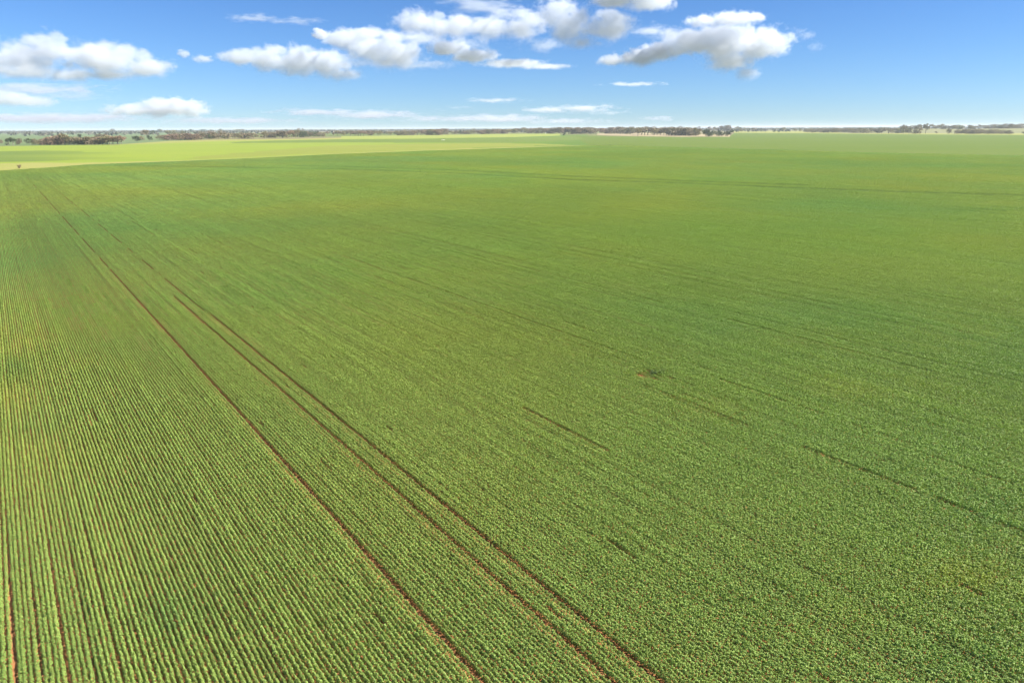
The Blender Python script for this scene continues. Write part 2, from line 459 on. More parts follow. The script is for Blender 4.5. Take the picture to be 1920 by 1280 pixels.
R1, R2 = 84.0, 210.0
U0, UM = 6.0, 6.0        # macro cells: 6 m along the rows, two rows across
def macro_cells():
    out = []
    lim = 1500.0
    us = np.arange(-lim, lim, UM)
    ks = np.arange(-int(lim / S) // 2 * 2, int(lim / S), 2)
    for k0 in range(0, len(ks), 400):
        U, K = np.meshgrid(us, ks[k0:k0 + 400])
        U = U.ravel(); K = K.ravel()
        v = V0 + (K + 0.5) * S
        x = U * D[0] + v * P[0]; y = U * D[1] + v * P[1]
        ok = y > 5
        U, K, x, y = U[ok], K[ok], x[ok], y[ok]
        px, py, w = project(x, y, np.full(x.shape, 0.2))
        ok = (w > 3) & (px > -480) & (px < 2500) & (py < 2000) & (py > edge_y(px) - 1.5)
        out.append(np.stack([U[ok], K[ok], x[ok], y[ok], px[ok], py[ok]], -1))
    return np.concatenate(out)
CELLS = macro_cells()
_r = np.hypot(CELLS[:, 2], CELLS[:, 3])
_r = _r + 12 * (fbm(CELLS[:, 2] / 25, CELLS[:, 3] / 25, 8, 3) - 0.5) + rng.uniform(-0.28, 0.28, len(_r)) * _r
_lod = np.where(_r < R1, 0, np.where(_r < R2, 1, 2))
_lod[(_lod == 2) & (CELLS[:, 5] < edge_y(CELLS[:, 4]) + 1.2)] = 1

_ks = CELLS[:, 1].astype(int)
for _k, _gs in GAPS.items():
    for _lo, _hi, _sh, _run, _b in _gs:
        if _b: _lod[(_lod == 2) & ((_ks == _k) | (_ks + 1 == _k)) & (CELLS[:, 5] > _lo) & (CELLS[:, 5] < _hi)] = 1

def field_points(lod):
    c = CELLS[_lod == lod]
    U, K = c[:, 0], c[:, 1]
    step = (1.0, 2.0, 6.0)[lod]
    if lod < 2:
        m_ = int(UM / step)
        du = (np.arange(m_) + 0.5) * step - UM / 2
        U, K = (U[:, None, None] + du[None, :, None] + 0 * np.arange(2)[None, None, :]).ravel(), (K[:, None, None] + 0 * du[None, :, None] + np.arange(2)[None, None, :]).ravel()
        v = V0 + K * S
    else:
        v = V0 + (K + 0.5) * S
    x = U * D[0] + v * P[0]; y = U * D[1] + v * P[1]
    px, py, w = project(x, y, np.full(x.shape, 0.2))
    ok = (py > edge_y(px) + 0.1) if lod < 2 else np.ones(len(U), bool)
    return np.stack([U, K, x, y, px, py], -1)[ok]

def make_points(lod, idx_n):
    a = field_points(lod)
    U, K, x, y, px, py = a.T
    K = K.astype(int)
    short = np.zeros(len(U), bool)
    low = np.zeros(len(U), bool)
    if lod < 2:                      # the wheel lines and the gaps in them
        drop = np.zeros(len(U), bool)
        for k, gs in GAPS.items():
            s = np.where(K == k)[0]
            for lo, hi, share, run, bare_ in gs:
                t = s[(py[s] > lo) & (py[s] < hi)]
                if len(t):
                    n = vnoise(U[t] / run, np.full(len(t), k * 3.1 + run), 5)
                    n = 0.7 * n + 0.3 * rng.uniform(0, 1, len(t))
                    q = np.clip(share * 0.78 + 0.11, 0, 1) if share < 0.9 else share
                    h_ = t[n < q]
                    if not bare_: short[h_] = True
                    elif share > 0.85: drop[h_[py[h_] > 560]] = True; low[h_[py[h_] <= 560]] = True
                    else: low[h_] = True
        bare = np.zeros(len(U))
        for bx, by, rx, ry, s in BARE:
            bare = np.maximum(bare, s * (1.25 - ((px - bx) / rx) ** 2 - ((py - by) / ry) ** 2))
        short |= bare > rng.uniform(0.1, 0.6, len(U))
        drop |= bare > rng.uniform(0.55, 1.3, len(U))
        # thin stand towards the field's left margin
        thin = sstep(360, -100, px) * sstep(560, 1250, py)
        U, K, x, y, px, py, short, low = [q[~drop] for q in (U, K, x, y, px, py, short, low)]
    n = len(U)
    thin = sstep(420, -100, px) * sstep(500, 1250, py)
    rown = hash2(K, K * 0 + 7, 3)
    # tone: green .. yellow green .. blue green
    big = fbm(x / 46, y / 46, 21, 4); med = fbm(x / 9, y / 9, 33, 3); ph = fbm(x / 120, y / 120, 55, 3)
    yel = np.clip((big - 0.5) * 2.4 + 0.35 * (med - 0.5), -1, 1)
    blu = np.clip((ph - 0.5) * 2.2, -1, 1)
    gm = np.zeros(n)
    for bx, by, rx, ry, kind, s in PATCH:
        g = s * np.exp(-((px - bx) / rx) ** 2 - ((py - by) / ry) ** 2)
        g = g * np.clip(2.6 * fbm((x * D[0] + y * D[1]) / 5.0, (x * P[0] + y * P[1]) / 1.2, 77, 4) - 0.65, 0, 1.5)
        if kind == 'y': yel += 0.8 * g
        elif kind == 'b': blu += 0.8 * g
        else: gm = np.maximum(gm, g)
    base = np.array([0.238, 0.330, 0.072])
    c = np.repeat(base[None], n, 0)
    c *= np.stack([1 + 0.21 * yel, 1 + 0.03 * yel, 1 - 0.10 * yel], -1)
    c *= np.stack([1 - 0.09 * blu, 1 - 0.02 * blu, 1 + 0.20 * blu], -1)
    c *= (1 - gm[:, None] * np.array([0.28, 0.15, 0.08]))
    td = trk_dist(x, y)
    tr = np.exp(-(td / 2.6) ** 2)
    c *= 1 - 0.28 * tr[:, None] * np.array([1.1, 0.9, 0.7])
    kk = K.astype(float) if lod < 2 else K / 2.0 + 0.25
    streak = 0.6 * vnoise(U / 30.0, kk * 1.0, 61) + 0.4 * vnoise(U / 110.0, kk * 0.34, 62) - 0.5
    for k_ in MAIN_ROWS:             # rows beside the bare wheel lines stand evenly
        m_ = np.abs(K - k_) <= 2
        streak[m_] *= 0.25
    c *= (1 + 0.30 * streak)[:, None]
    c *= (1 + 0.22 * (fbm(x / 70, y / 70, 44, 4) - 0.5))[:, None]
    c *= (0.92 + 0.16 * rng.uniform(0, 1, n))[:, None]
    c *= np.where(low, 0.82, 1.0)[:, None]  # gap shade painted into the leaf colour of the low plants
    hs = 0.86 + 0.3 * fbm(x / 5, y / 5, 91, 3) + 0.25 * np.minimum(gm, 1) - 0.12 * thin - 0.35 * tr
    ws = (1.0 - 0.06 * thin - 0.12 * (rown - 0.5) * (0.4 + thin)) * rng.uniform(0.9, 1.1, n) + 0.06 * (1 - thin) * sstep(900, 1900, px)
    for k_ in MAIN_ROWS:
        ws[np.abs(K - k_) == 1] *= 0.88
    hs = hs * (1 - 0.46 * thin) * np.where(short, 0.58, 1.0) * np.where(low, 0.15, 1.0) * (1 + 0.42 * streak)
    ws = ws * np.where(short, 0.7, 1.0) * np.where(low, 1.1, 1.0)
    rot = np.zeros((n, 3))
    rot[:, 2] = math.atan2(D[1], D[0]) + np.where(rng.uniform(0, 1, n) < 0.5, 0, np.pi) + rng.normal(0, 0.006 if lod == 0 else 0.0015, n)
    scl = np.stack([np.ones(n), ws, hs], -1)
    off = rng.normal(0, 0.006, n) + (hash2(K, K * 0 + 3, 9) - 0.5) * (0.016 + 0.045 * thin * (fbm(U / 6, K * 1.0, 15, 2) + 0.3))
    off = off + 0.042 * sstep(330, 30, px) * sstep(860, 1180, py) * np.array([1.0, 0.2, -0.2, -1.0])[K % 4]
    co = np.stack([x + off * P[0], y + off * P[1], np.full(n, 0.10)], -1)
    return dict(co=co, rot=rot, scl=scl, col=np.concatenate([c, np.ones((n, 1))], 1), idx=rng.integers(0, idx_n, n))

pts = [make_points(i, len(v)) for i, v in enumerate((near, mid, far))]
print('crop instances', [len(p['co']) for p in pts])

all_v, all_f, a_vid, a_lr, a_rot, a_scl, a_col, a_idx = [], [], [], [], [], [], [], []
nv = 0; vid = 0; lod_vids = []
for var in (near, mid, far):
    ids = []
    for v, q in var:
        m_ = len(v)
        all_v.append(v); all_f.append(np.arange(m_).reshape(-1, 4) + nv); nv += m_
        a_vid.append(np.full(m_, vid)); a_lr.append(q)
        a_rot.append(np.zeros((m_, 3))); a_scl.append(np.ones((m_, 3))); a_col.append(np.zeros((m_, 4))); a_idx.append(np.zeros(m_, int))
        ids.append(vid); vid += 1
    lod_vids.append(ids)
for L_, p in enumerate(pts):
    m_ = len(p['co'])
    all_v.append(p['co']); nv += m_
    a_vid.append(np.full(m_, -1 - L_)); a_lr.append(np.zeros(m_))
    a_rot.append(p['rot']); a_scl.append(p['scl']); a_col.append(p['col']); a_idx.append(p['idx'])
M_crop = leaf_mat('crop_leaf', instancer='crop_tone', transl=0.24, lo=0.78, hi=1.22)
crop_me = mesh_np('crop', np.concatenate(all_v), np.concatenate(all_f), M_crop)
def attr(me, name, typ, data, key):
    a = me.attributes.new(name, typ, 'POINT')
    a.data.foreach_set(key, np.ascontiguousarray(np.concatenate(data).ravel()))
attr(crop_me, 'variant_id', 'INT', [x.astype(np.int32) for x in a_vid], 'value')
attr(crop_me, 'leaf_random', 'FLOAT', [x.astype(np.float32) for x in a_lr], 'value')
attr(crop_me, 'row_turn', 'FLOAT_VECTOR', [x.astype(np.float32) for x in a_rot], 'vector')
attr(crop_me, 'row_size', 'FLOAT_VECTOR', [x.astype(np.float32) for x in a_scl], 'vector')
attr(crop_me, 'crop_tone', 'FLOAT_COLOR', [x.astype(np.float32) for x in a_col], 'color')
attr(crop_me, 'pick', 'INT', [x.astype(np.int32) for x in a_idx], 'value')

crop = tag(link('crop', crop_me), 'leafy green crop sown in close straight rows over red soil', 'crop', kind='stuff')
ng = bpy.data.node_groups.new('crop_rows', 'GeometryNodeTree')
ng.interface.new_socket('Geometry', in_out='INPUT', socket_type='NodeSocketGeometry')
ng.interface.new_socket('Geometry', in_out='OUTPUT', socket_type='NodeSocketGeometry')
gi = ng.nodes.new('NodeGroupInput'); go = ng.nodes.new('NodeGroupOutput')
def named(name, typ):
    n = ng.nodes.new('GeometryNodeInputNamedAttribute'); n.data_type = typ
    n.inputs['Name'].default_value = name
    return n.outputs['Attribute']
vid_s = named('variant_id', 'INT')
rot_s = named('row_turn', 'FLOAT_VECTOR'); scl_s = named('row_size', 'FLOAT_VECTOR'); idx_s = named('pick', 'INT')
def only(value):
    cmp = ng.nodes.new('FunctionNodeCompare'); cmp.data_type = 'INT'; cmp.operation = 'EQUAL'
    ins = [s for s in cmp.inputs if s.type == 'INT']
    ng.links.new(vid_s, ins[0]); ins[1].default_value = value
    sp = ng.nodes.new('GeometryNodeSeparateGeometry'); sp.domain = 'POINT'
    ng.links.new(gi.outputs[0], sp.inputs['Geometry']); ng.links.new(cmp.outputs[0], sp.inputs['Selection'])
    return sp.outputs['Selection']
e2r = ng.nodes.new('FunctionNodeEulerToRotation'); ng.links.new(rot_s, e2r.inputs[0])
jall = ng.nodes.new('GeometryNodeJoinGeometry')
for L_, ids in enumerate(lod_vids):
    jn = ng.nodes.new('GeometryNodeJoinGeometry')
    for i in ids:
        g2i = ng.nodes.new('GeometryNodeGeometryToInstance')
        ng.links.new(only(i), g2i.inputs[0]); ng.links.new(g2i.outputs[0], jn.inputs[0])
    iop = ng.nodes.new('GeometryNodeInstanceOnPoints')
    ng.links.new(only(-1 - L_), iop.inputs['Points']); ng.links.new(jn.outputs[0], iop.inputs['Instance'])
    iop.inputs['Pick Instance'].default_value = True
    ng.links.new(idx_s, iop.inputs['Instance Index'])
    ng.links.new(e2r.outputs[0], iop.inputs['Rotation']); ng.links.new(scl_s, iop.inputs['Scale'])
    ng.links.new(iop.outputs[0], jall.inputs[0])
ng.links.new(jall.outputs[0], go.inputs[0])
md = crop.modifiers.new('rows', 'NODES'); md.node_group = ng

# ------------------------------------------------------------------ trees
def tube(path, radii, sides=6):
    v, f = [], []
    path = [Vector(p) for p in path]
    for i, p in enumerate(path):
        d = (path[min(i + 1, len(path) - 1)] - path[max(i - 1, 0)]).normalized()
        q = d.to_track_quat('Z', 'Y')
        for s in range(sides):
            a = 2 * math.pi * s / sides
            v.append(tuple(p + q @ Vector((math.cos(a) * radii[i], math.sin(a) * radii[i], 0))))
    for i in range(len(path) - 1):
        for s in range(sides):
            s2 = (s + 1) % sides
            f.append((i * sides + s, i * sides + s2, (i + 1) * sides + s2, (i + 1) * sides + s))
    return v, f

def gum_meshes(seed, width=0.5, base=0.34, clumps=13, per=70, flat=0.75, dense=1.0):
    """A tree of height 1: forked trunk with limbs, crown of leaf clumps with gaps."""
    r = np.random.default_rng(seed); rr = random.Random(seed)
    tv, tf = [], []
    def add(v, f):
        o = len(tv); tv.extend(v); tf.extend([tuple(i + o for i in q) for q in f])
    fork = base * rr.uniform(0.6, 0.95)
    lean = rr.uniform(-0.05, 0.05)
    add(*tube([(0, 0, 0), (lean * 0.4, 0.01, fork * 0.5), (lean, 0, fork)], [0.036, 0.028, 0.022]))
    cs = []
    for i in range(clumps):
        a = 2 * math.pi * (i / clumps) + rr.uniform(-0.4, 0.4)
        q = math.sqrt(rr.uniform(0.02, 1.0)) * width * 0.82
        zt = 1 - 0.10 - (q / width) ** 2 * (0.9 - base) * 0.45 - rr.uniform(0, 1) ** 1.3 * (0.88 - base) * 0.75
        cs.append((math.cos(a) * q + lean, math.sin(a) * q, max(zt, base + 0.04)))
    for c in cs[::2]:
        mid_ = (lean + (c[0] - lean) * 0.45, c[1] * 0.45, fork + (c[2] - fork) * 0.55)
        add(*tube([(lean, 0, fork * 0.97), mid_, c], [0.014, 0.009, 0.004], 5))
    lv, lr = [], []
    for c in cs:
        n = int(per * rr.uniform(0.6, 1.3))
        s = rr.uniform(0.8, 1.25)
        d = r.normal(size=(n, 3)); d /= np.linalg.norm(d, axis=1)[:, None]
        rad = r.uniform(0.35, 1.0, n) ** 0.5
        p = np.array(c) + d * rad[:, None] * np.array([0.17, 0.17, 0.105]) * s * (width / 0.5) ** 0.7 * dense
        v, q = leaf_quads(n, p[:, 0], p[:, 1], np.minimum(p[:, 2], 1.0), 0.055, up=0.3, elong=1.5, gen=r)
        lv.append(v); lr.append(q * 0.6 + 0.4 * rr.random())
    lv = np.concatenate(lv); lr = np.concatenate(lr)
    crown = mesh_np('crown', lv, np.arange(len(lv)).reshape(-1, 4))
    at_ = crown.attributes.new('leaf_random', 'FLOAT', 'POINT'); at_.data.foreach_set('value', lr.astype(np.float32))
    trunk = mesh_np('trunk', tv, tf, M_bark)
    return trunk, crown

M_olv = leaf_mat('gum_foliage', (0.24, 0.19, 0.110), col2=(0.17, 0.155, 0.075), transl=0.15, lo=0.6, hi=1.4)
M_red = leaf_mat('brown_foliage', (0.26, 0.170, 0.120), col2=(0.19, 0.138, 0.095), transl=0.15, lo=0.6, hi=1.4)
M_drk = leaf_mat('dark_foliage', (0.058, 0.078, 0.036), col2=(0.080, 0.098, 0.040), transl=0.12, lo=0.6, hi=1.4)
M_gry = leaf_mat('grey_foliage', (0.235, 0.185, 0.120), col2=(0.185, 0.148, 0.098), transl=0.15, lo=0.6, hi=1.4)
PROTO = {}
shapes = {'open': [dict(width=0.50, base=0.30, clumps=13, per=65, dense=1.1), dict(width=0.42, base=0.33, clumps=11, per=65, dense=1.1), dict(width=0.58, base=0.26, clumps=14, per=65, dense=1.1)],
          'round': [dict(width=0.55, base=0.06, clumps=20, per=75, dense=1.2), dict(width=0.62, base=0.04, clumps=22, per=75, dense=1.2), dict(width=0.5, base=0.12, clumps=18, per=75, dense=1.15)],
          'bush': [dict(width=0.75, base=0.10, clumps=16, per=70, dense=1.15), dict(width=0.95, base=0.08, clumps=18, per=70, dense=1.2)],
          'tall': [dict(width=0.34, base=0.35, clumps=11, per=65), dict(width=0.38, base=0.30, clumps=12, per=65)]}
sd = 100
for sh, lst in shapes.items():
    for i, kw in enumerate(lst):
        sd += 1
        tr_, cr_ = gum_meshes(sd, **kw)
        for mname, mm in (('olive-brown', M_olv), ('reddish-brown', M_red), ('dark green', M_drk), ('grey-brown', M_gry)):
            c2 = cr_.copy(); c2.materials.append(mm)
            PROTO[(sh, i, mname)] = (tr_, c2)

TREES = []
def plant(x, y, z, h, shape, tone, wscale=1.0, name='gum_tree'):
    i = random.randrange(len(shapes[shape]))
    tr_, cr_ = PROTO[(shape, i, tone)]
    root = bpy.data.objects.new(name, None); root.empty_display_size = 1.0
    COL.objects.link(root)
    root.location = (x, y, z); root.rotation_euler = (0, 0, random.uniform(0, 6.28)); root.scale = (h * wscale, h * wscale, h)
    link('trunk', tr_, root); link('crown', cr_, root)
    TREES.append(root)
    return root

def ordinal(n):
    return f"{n}{'th' if 10 <= n % 100 <= 20 else {1: 'st', 2: 'nd', 3: 'rd'}.get(n % 10, 'th')}"

WORD = {'open': 'open-crowned tree', 'round': 'round-crowned tree', 'bush': 'low dense bush', 'tall': 'tall narrow tree'}
CAT = {'open': 'tree', 'round': 'tree', 'bush': 'bush', 'tall': 'tree'}
def cluster(where, group, specs):
    """specs: (px, base y, top y, shape, tone, width factor); labelled by order from the left in this stand."""
    specs = sorted(specs, key=lambda s: s[0])
    n = len(specs)
    for i, s in enumerate(specs):
        px, by, ty, shape, tone, ws = s[:6]
        g = ground(px, by)
        d = math.hypot(g[0], g[1])
        h = max(1.5, (by - ty) * float(g[1] * math.cos(PITCH) + CAM_H * math.sin(PITCH)) / F * 1.12)
        o = plant(g[0], g[1], 0.0, h, shape, tone, ws, name='bush' if shape == 'bush' else 'gum_tree')
        pos = 'leftmost' if i == 0 else ('rightmost' if i == n - 1 else ordinal(i + 1) + ' from left')
        tag(o, f"{tone} {WORD[shape]}, {pos} in {where}", CAT[shape], group if n > 1 else None)

def belt(x0, x1, n, b0, b1, t0, t1, shapes_, tones_, jb=0.8, jt=1.6, ws=(0.85, 1.25)):
    out = []
    n = max(2, round(n * 0.74))
    for i in range(n):
        px = x0 + (x1 - x0) * (i + random.uniform(0.1, 0.9)) / n
        t = (px - x0) / (x1 - x0)
        by = b0 + (b1 - b0) * t + random.uniform(-jb, jb * 0.4)
        ty = t0 + (t1 - t0) * t + random.uniform(-jt, jt)
        out.append((px, by, ty, random.choice(shapes_), random.choice(tones_), random.uniform(*ws) * 1.7))
    return out

OG, RB, DG, GB = 'olive-brown', 'reddish-brown', 'dark green', 'grey-brown'
A_sc = [(-2, 270, 260, 'round', GB, 1), (14, 272.4, 268.5, 'bush', DG, 1), (17, 272, 260, 'open', DG, 1), (25, 272.5, 258.5, 'open', DG, 1), (37, 272, 260.5, 'round', GB, .9),
        (56, 272, 260.5, 'open', DG, 1.1), (66, 272.3, 261, 'round', OG, 1.1), (76, 272, 264.5, 'bush', DG, .8), (-30, 272, 260, 'round', OG, 1), (-60, 273, 261, 'open', DG, 1)]
cluster('scattered far-left trees', 'scattered trees at the far left', A_sc)
A_b = belt(82, 118, 8, 272, 271.8, 261, 255, ['round'], [GB, RB, GB], ws=(.9, 1.1)) + [(122, 271.8, 252.3, 'tall', OG, 1.3)] + \
      belt(126, 168, 8, 271.6, 271.2, 261, 256.5, ['round', 'open'], [GB, OG], ws=(.9, 1.1)) + [(150, 262, 251.5, 'tall', DG, 1)] + \
      belt(166, 222, 12, 271.2, 270.6, 257, 257, ['round', 'open'], [GB, OG, RB], ws=(.9, 1.2)) + [(228, 270.3, 256, 'open', RB, 1.0), (188, 264, 252, 'round', GB, 1.1), (202, 264, 252.5, 'round', GB, 1.1)]
cluster('dense belt behind pale paddock', 'trees of the dense belt on the left', A_b)
B_c = [(253, 265, 256, 'open', DG, 1), (258, 265, 255.5, 'round', DG, 1), (266, 265, 256, 'open', OG, 1.1), (276, 258, 243.3, 'tall', GB, 1.1), (280, 263.5, 254.5, 'round', DG, 1), (288, 255, 245, 'tall', DG, 1), (271, 256, 245, 'open', GB, 1)]
cluster('small clump on green paddock', 'trees of the small clump on the left', B_c)
B_b = belt(294, 370, 12, 263, 262.2, 254, 250.5, ['round', 'round', 'open'], [RB, GB, RB], ws=(.9, 1.25)) + belt(368, 400, 6, 261.2, 261, 252, 250.5, ['round'], [GB, DG, GB]) + \
      belt(392, 480, 15, 260.6, 260.4, 250, 249.5, ['round', 'round', 'open'], [RB, RB, OG, GB], ws=(.9, 1.25)) + belt(310, 430, 7, 254.5, 253.5, 246, 247, ['round', 'open'], [GB, OG, RB])
cluster('brown belt above yellow verge', 'trees of the brown belt', B_b)
B_d = [(497, 259.3, 247, 'open', OG, 1)] + belt(500, 534, 7, 259, 258.6, 248, 246.5, ['round', 'open'], [GB, RB, OG]) + [(529, 258.6, 246.5, 'open', DG, .9), (538, 257.2, 247, 'open', DG, .9), (537, 248.5, 242.5, 'round', DG, .8)] + \
      belt(544, 562, 4, 257.8, 257, 246, 246, ['round', 'open'], [RB, OG]) + [(569, 257.5, 246.5, 'round', DG, 1), (573, 257.2, 247.5, 'round', DG, 1)] + belt(576, 602, 6, 257, 256.4, 248, 247.5, ['open', 'round'], [GB, DG]) + \
      [(608, 254.4, 248.2, 'open', OG, .9), (614, 254, 247, 'open', RB, 1), (626, 255.5, 248.5, 'open', GB, 1), (633, 255, 246, 'open', OG, 1), (638, 255, 247, 'open', RB, 1), (644, 255.6, 246.5, 'open', OG, .8),
       (560, 246.5, 240.6, 'round', GB, 1.0), (568, 246.2, 241, 'round', GB, 1.0)]
cluster('broken row past brown belt', 'trees of the broken row', B_d)
C_b = belt(656, 700, 9, 255.2, 255, 246, 246.5, ['open'], [OG, GB, RB], jt=1.2, ws=(.9, 1.3)) + belt(690, 760, 9, 254.6, 254.4, 247, 246.5, ['open', 'open', 'round'], [OG, GB, RB, OG], jt=1.2) + \
      belt(758, 832, 13, 254, 253.4, 245.2, 243, ['open', 'round'], [GB, OG, RB], jt=1.3, ws=(.9, 1.3)) + belt(834, 866, 6, 252.6, 252.2, 246, 246.3, ['open', 'round'], [OG, DG, GB], jt=.8) + \
      belt(868, 962, 16, 252.2, 251, 245.5, 242.3, ['open', 'round'], [RB, OG, GB, RB], jt=1.3, ws=(.9, 1.3))
cluster('row along yellow grass verge', 'trees along the yellow grass verge', C_b)
D_b = belt(962, 1062, 16, 250.2, 251, 241.2, 240.2, ['round', 'open'], [RB, OG, RB, GB], jt=1.2) + [(1058, 254.2, 248.6, 'bush', DG, .8)]
cluster('reddish stand beside white tank', 'trees beside the white tank', D_b)
E_b = belt(1064, 1140, 15, 252.2, 250.4, 240.5, 240.5, ['round', 'open'], [RB, RB, GB], jt=1.0) + belt(1140, 1200, 11, 250.6, 251.6, 239.6, 239, ['open', 'round', 'round'], [RB, OG, GB], jt=1.0) + \
      belt(1200, 1300, 20, 253, 254.8, 240, 241, ['round', 'open'], [GB, GB, OG], jt=1.1, ws=(.9, 1.3)) + [(1196, 255, 241, 'open', OG, 1)]
cluster('wood behind sandy bank', 'trees of wood behind sandy bank', E_b)
E_g = [(1296, 254.8, 244, 'round', GB, 1), (1304, 255, 240.4, 'round', OG, .9), (1310, 254, 241, 'tall', RB, 1), (1324, 256, 243.4, 'round', DG, 1), (1328, 256.4, 245.2, 'round', DG, 1), (1334, 255.6, 246, 'round', DG, 1),
       (1343, 255.4, 246.2, 'bush', DG, .9), (1349, 255.2, 245.8, 'round', DG, 1), (1356, 255.2, 248, 'bush', DG, .8), (1364, 255.4, 246.6, 'round', DG, .9), (1370, 255.4, 245.2, 'tall', DG, 1.2),
       (1350, 247, 237, 'round', RB, 1), (1358, 247, 236.2, 'round', GB, 1), (1365, 247, 235.6, 'round', RB, 1), (1340, 247, 238.4, 'open', OG, 1), (1330, 247, 238, 'open', RB, 1)]
cluster('dark wood end beside green paddock', 'trees at the end of the wood', E_g)
F_b = [(1382, 245.3, 237.6, 'round', GB, .9), (1388, 247, 239, 'round', GB, .9), (1396, 246, 239.5, 'open', OG, 1), (1404, 246.4, 240, 'open', GB, 1), (1411, 247, 240, 'round', GB, .8), (1416, 246, 240.5, 'open', RB, 1), (1428, 247.2, 243.2, 'bush', DG, .8),
       (1452, 248, 244.2, 'bush', DG, 1.1), (1459, 248, 244.6, 'bush', DG, 1.1), (1456, 244.5, 240, 'open', OG, 1.2), (1469, 248, 239, 'open', OG, .9)]
cluster('thin gap between two woods', 'trees between the woods', F_b)
G_b = [(1491, 247.2, 241.3, 'open', GB, .8), (1500, 247.8, 241.3, 'open', OG, .8)] + belt(1505, 1600, 17, 248.2, 249.6, 242, 241.5, ['bush', 'round', 'round'], [GB, GB, OG, RB], jt=1.0) + belt(1600, 1690, 12, 249.8, 250.6, 241.5, 240.6, ['round', 'open', 'bush'], [GB, OG, GB], jt=1.1) + \
      [(1693, 250.8, 235.5, 'open', GB, .8), (1704, 250.8, 240.4, 'round', OG, 1.1), (1720, 251, 238.4, 'round', GB, 1), (1735, 250.6, 233.2, 'open', GB, .8), (1755, 250, 246.4, 'bush', GB, .8), (1779, 251.2, 241.5, 'round', GB, .8)] + \
      belt(1794, 1890, 19, 250.8, 251.6, 243.2, 244, ['bush', 'round'], [GB, GB, OG], jt=1.2) + belt(1890, 1990, 8, 251, 252, 246.5, 247, ['bush', 'round'], [GB, OG], jt=1.0)
cluster('row below far rise', 'trees in the row below the rise', G_b)
# back belt on the rise
hill_specs = []
for i in range(28):
    px = 1696 + (1990 - 1696) * (i + random.uniform(0.1, 0.9)) / 28
    az = float(np.arctan2(*pix_dir(px, 242)[:2])); r = random.uniform(2980, 3120)
    hill_specs.append((px, r * math.sin(az), r * math.cos(az)))
hill_specs.sort()
for i, (px, x, y) in enumerate(hill_specs):
    z = float(hill_z(np.array(x), np.array(y)))
    shape = random.choice(['round', 'open', 'round']); tone = random.choice([GB, GB, OG])
    h = random.uniform(13, 18)
    o = plant(x, y, z, h, shape, tone, random.uniform(1.4, 1.9))
    pos = 'leftmost' if i == 0 else ('rightmost' if i == 27 else ordinal(i + 1) + ' from left')
    tag(o, f"{tone} {WORD[shape]}, {pos} in belt on far rise", 'tree', 'trees on the far rise')
# far scattered trees on the open country
FS = [(12, 246.8, 244.5, 'round', DG, 1.2), (20, 252.3, 248.8, 'bush', DG, .9), (33, 252, 248.6, 'bush', GB, 1.2), (79, 250, 247.6, 'bush', GB, 1), (87, 250, 248, 'bush', DG, 1), (212, 248, 242, 'round', GB, .9), (209, 249.4, 243.4, 'open', GB, 1), (190, 250, 246, 'round', OG, 1), (300, 249, 242.5, 'round', DG, 1), (302, 250, 243, 'open', GB, 1)]
cluster('far paddocks at left horizon', 'lone trees on the far paddocks', FS)
FS2 = belt(330, 470, 9, 248, 247.6, 243, 242.5, ['open', 'round'], [GB, OG, DG], jb=1.2, jt=.8) + belt(660, 900, 12, 247.6, 245.6, 243.4, 241.4, ['open', 'round'], [GB, OG, RB], jb=.8, jt=.6) + belt(1170, 1320, 8, 243.4, 243, 237.8, 237.4, ['round'], [GB], jb=.4, jt=.7)
cluster('thin line behind tree rows', 'scattered trees behind the tree rows', FS2)
print('trees', len(TREES))

# the far woodland along the horizon: one mass
def woodland():
    v_all, r_all = [], []
    def band(a0, a1, n, r0, r1, h0, h1, tone):
        az = np.radians(rng.uniform(a0, a1, n)); r = rng.uniform(r0, r1, n)
        dens = fbm(np.degrees(az) * 1.7 + r0 * 0.01, r / 1500, 12, 3)
        ok = dens > 0.36
        az, r = az[ok], r[ok]
        h = rng.uniform(h0, h1, len(az)) * (0.75 + 0.5 * fbm(np.degrees(az) * 5, r / 900, 4, 3))
        for _ in range(9):
            n_ = len(az)
            x = r * np.sin(az) + rng.normal(0, 4.5, n_); y = r * np.cos(az) + rng.normal(0, 4.5, n_)
            z = h * rng.uniform(0.15, 0.95, n_)
            q_, w_ = leaf_quads(n_, x, y, z, 7.0, up=0.1, elong=1.2)
            v_all.append(q_); r_all.append(w_)
    band(-46, 46, 2600, 7000, 8600, 10, 15, 0)
    band(-46, -2, 1500, 5600, 6600, 9, 14, 0)
    band(-46, 46, 2600, 9000, 12500, 12, 18, 0)
    band(16, 30, 500, 5200, 6000, 9, 13, 0)
    band(-40, 4, 420, 2900, 4600, 8, 13, 0)
    band(4, 30, 420, 3200, 5000, 8, 13, 0)
    band(-40, 40, 900, 4600, 6800, 9, 14, 0)
    v = np.concatenate(v_all); q = np.concatenate(r_all)
    me = mesh_np('woodland', v, np.arange(len(v)).reshape(-1, 4), leaf_mat('woodland_foliage', (0.10, 0.092, 0.066), transl=0.1, lo=0.7, hi=1.3))
    a = me.attributes.new('leaf_random', 'FLOAT', 'POINT'); a.data.foreach_set('value', q.astype(np.float32))
    tag(link('woodland', me), 'far dark woodland reading as a thin line along the horizon', 'woodland', kind='stuff')
woodland()

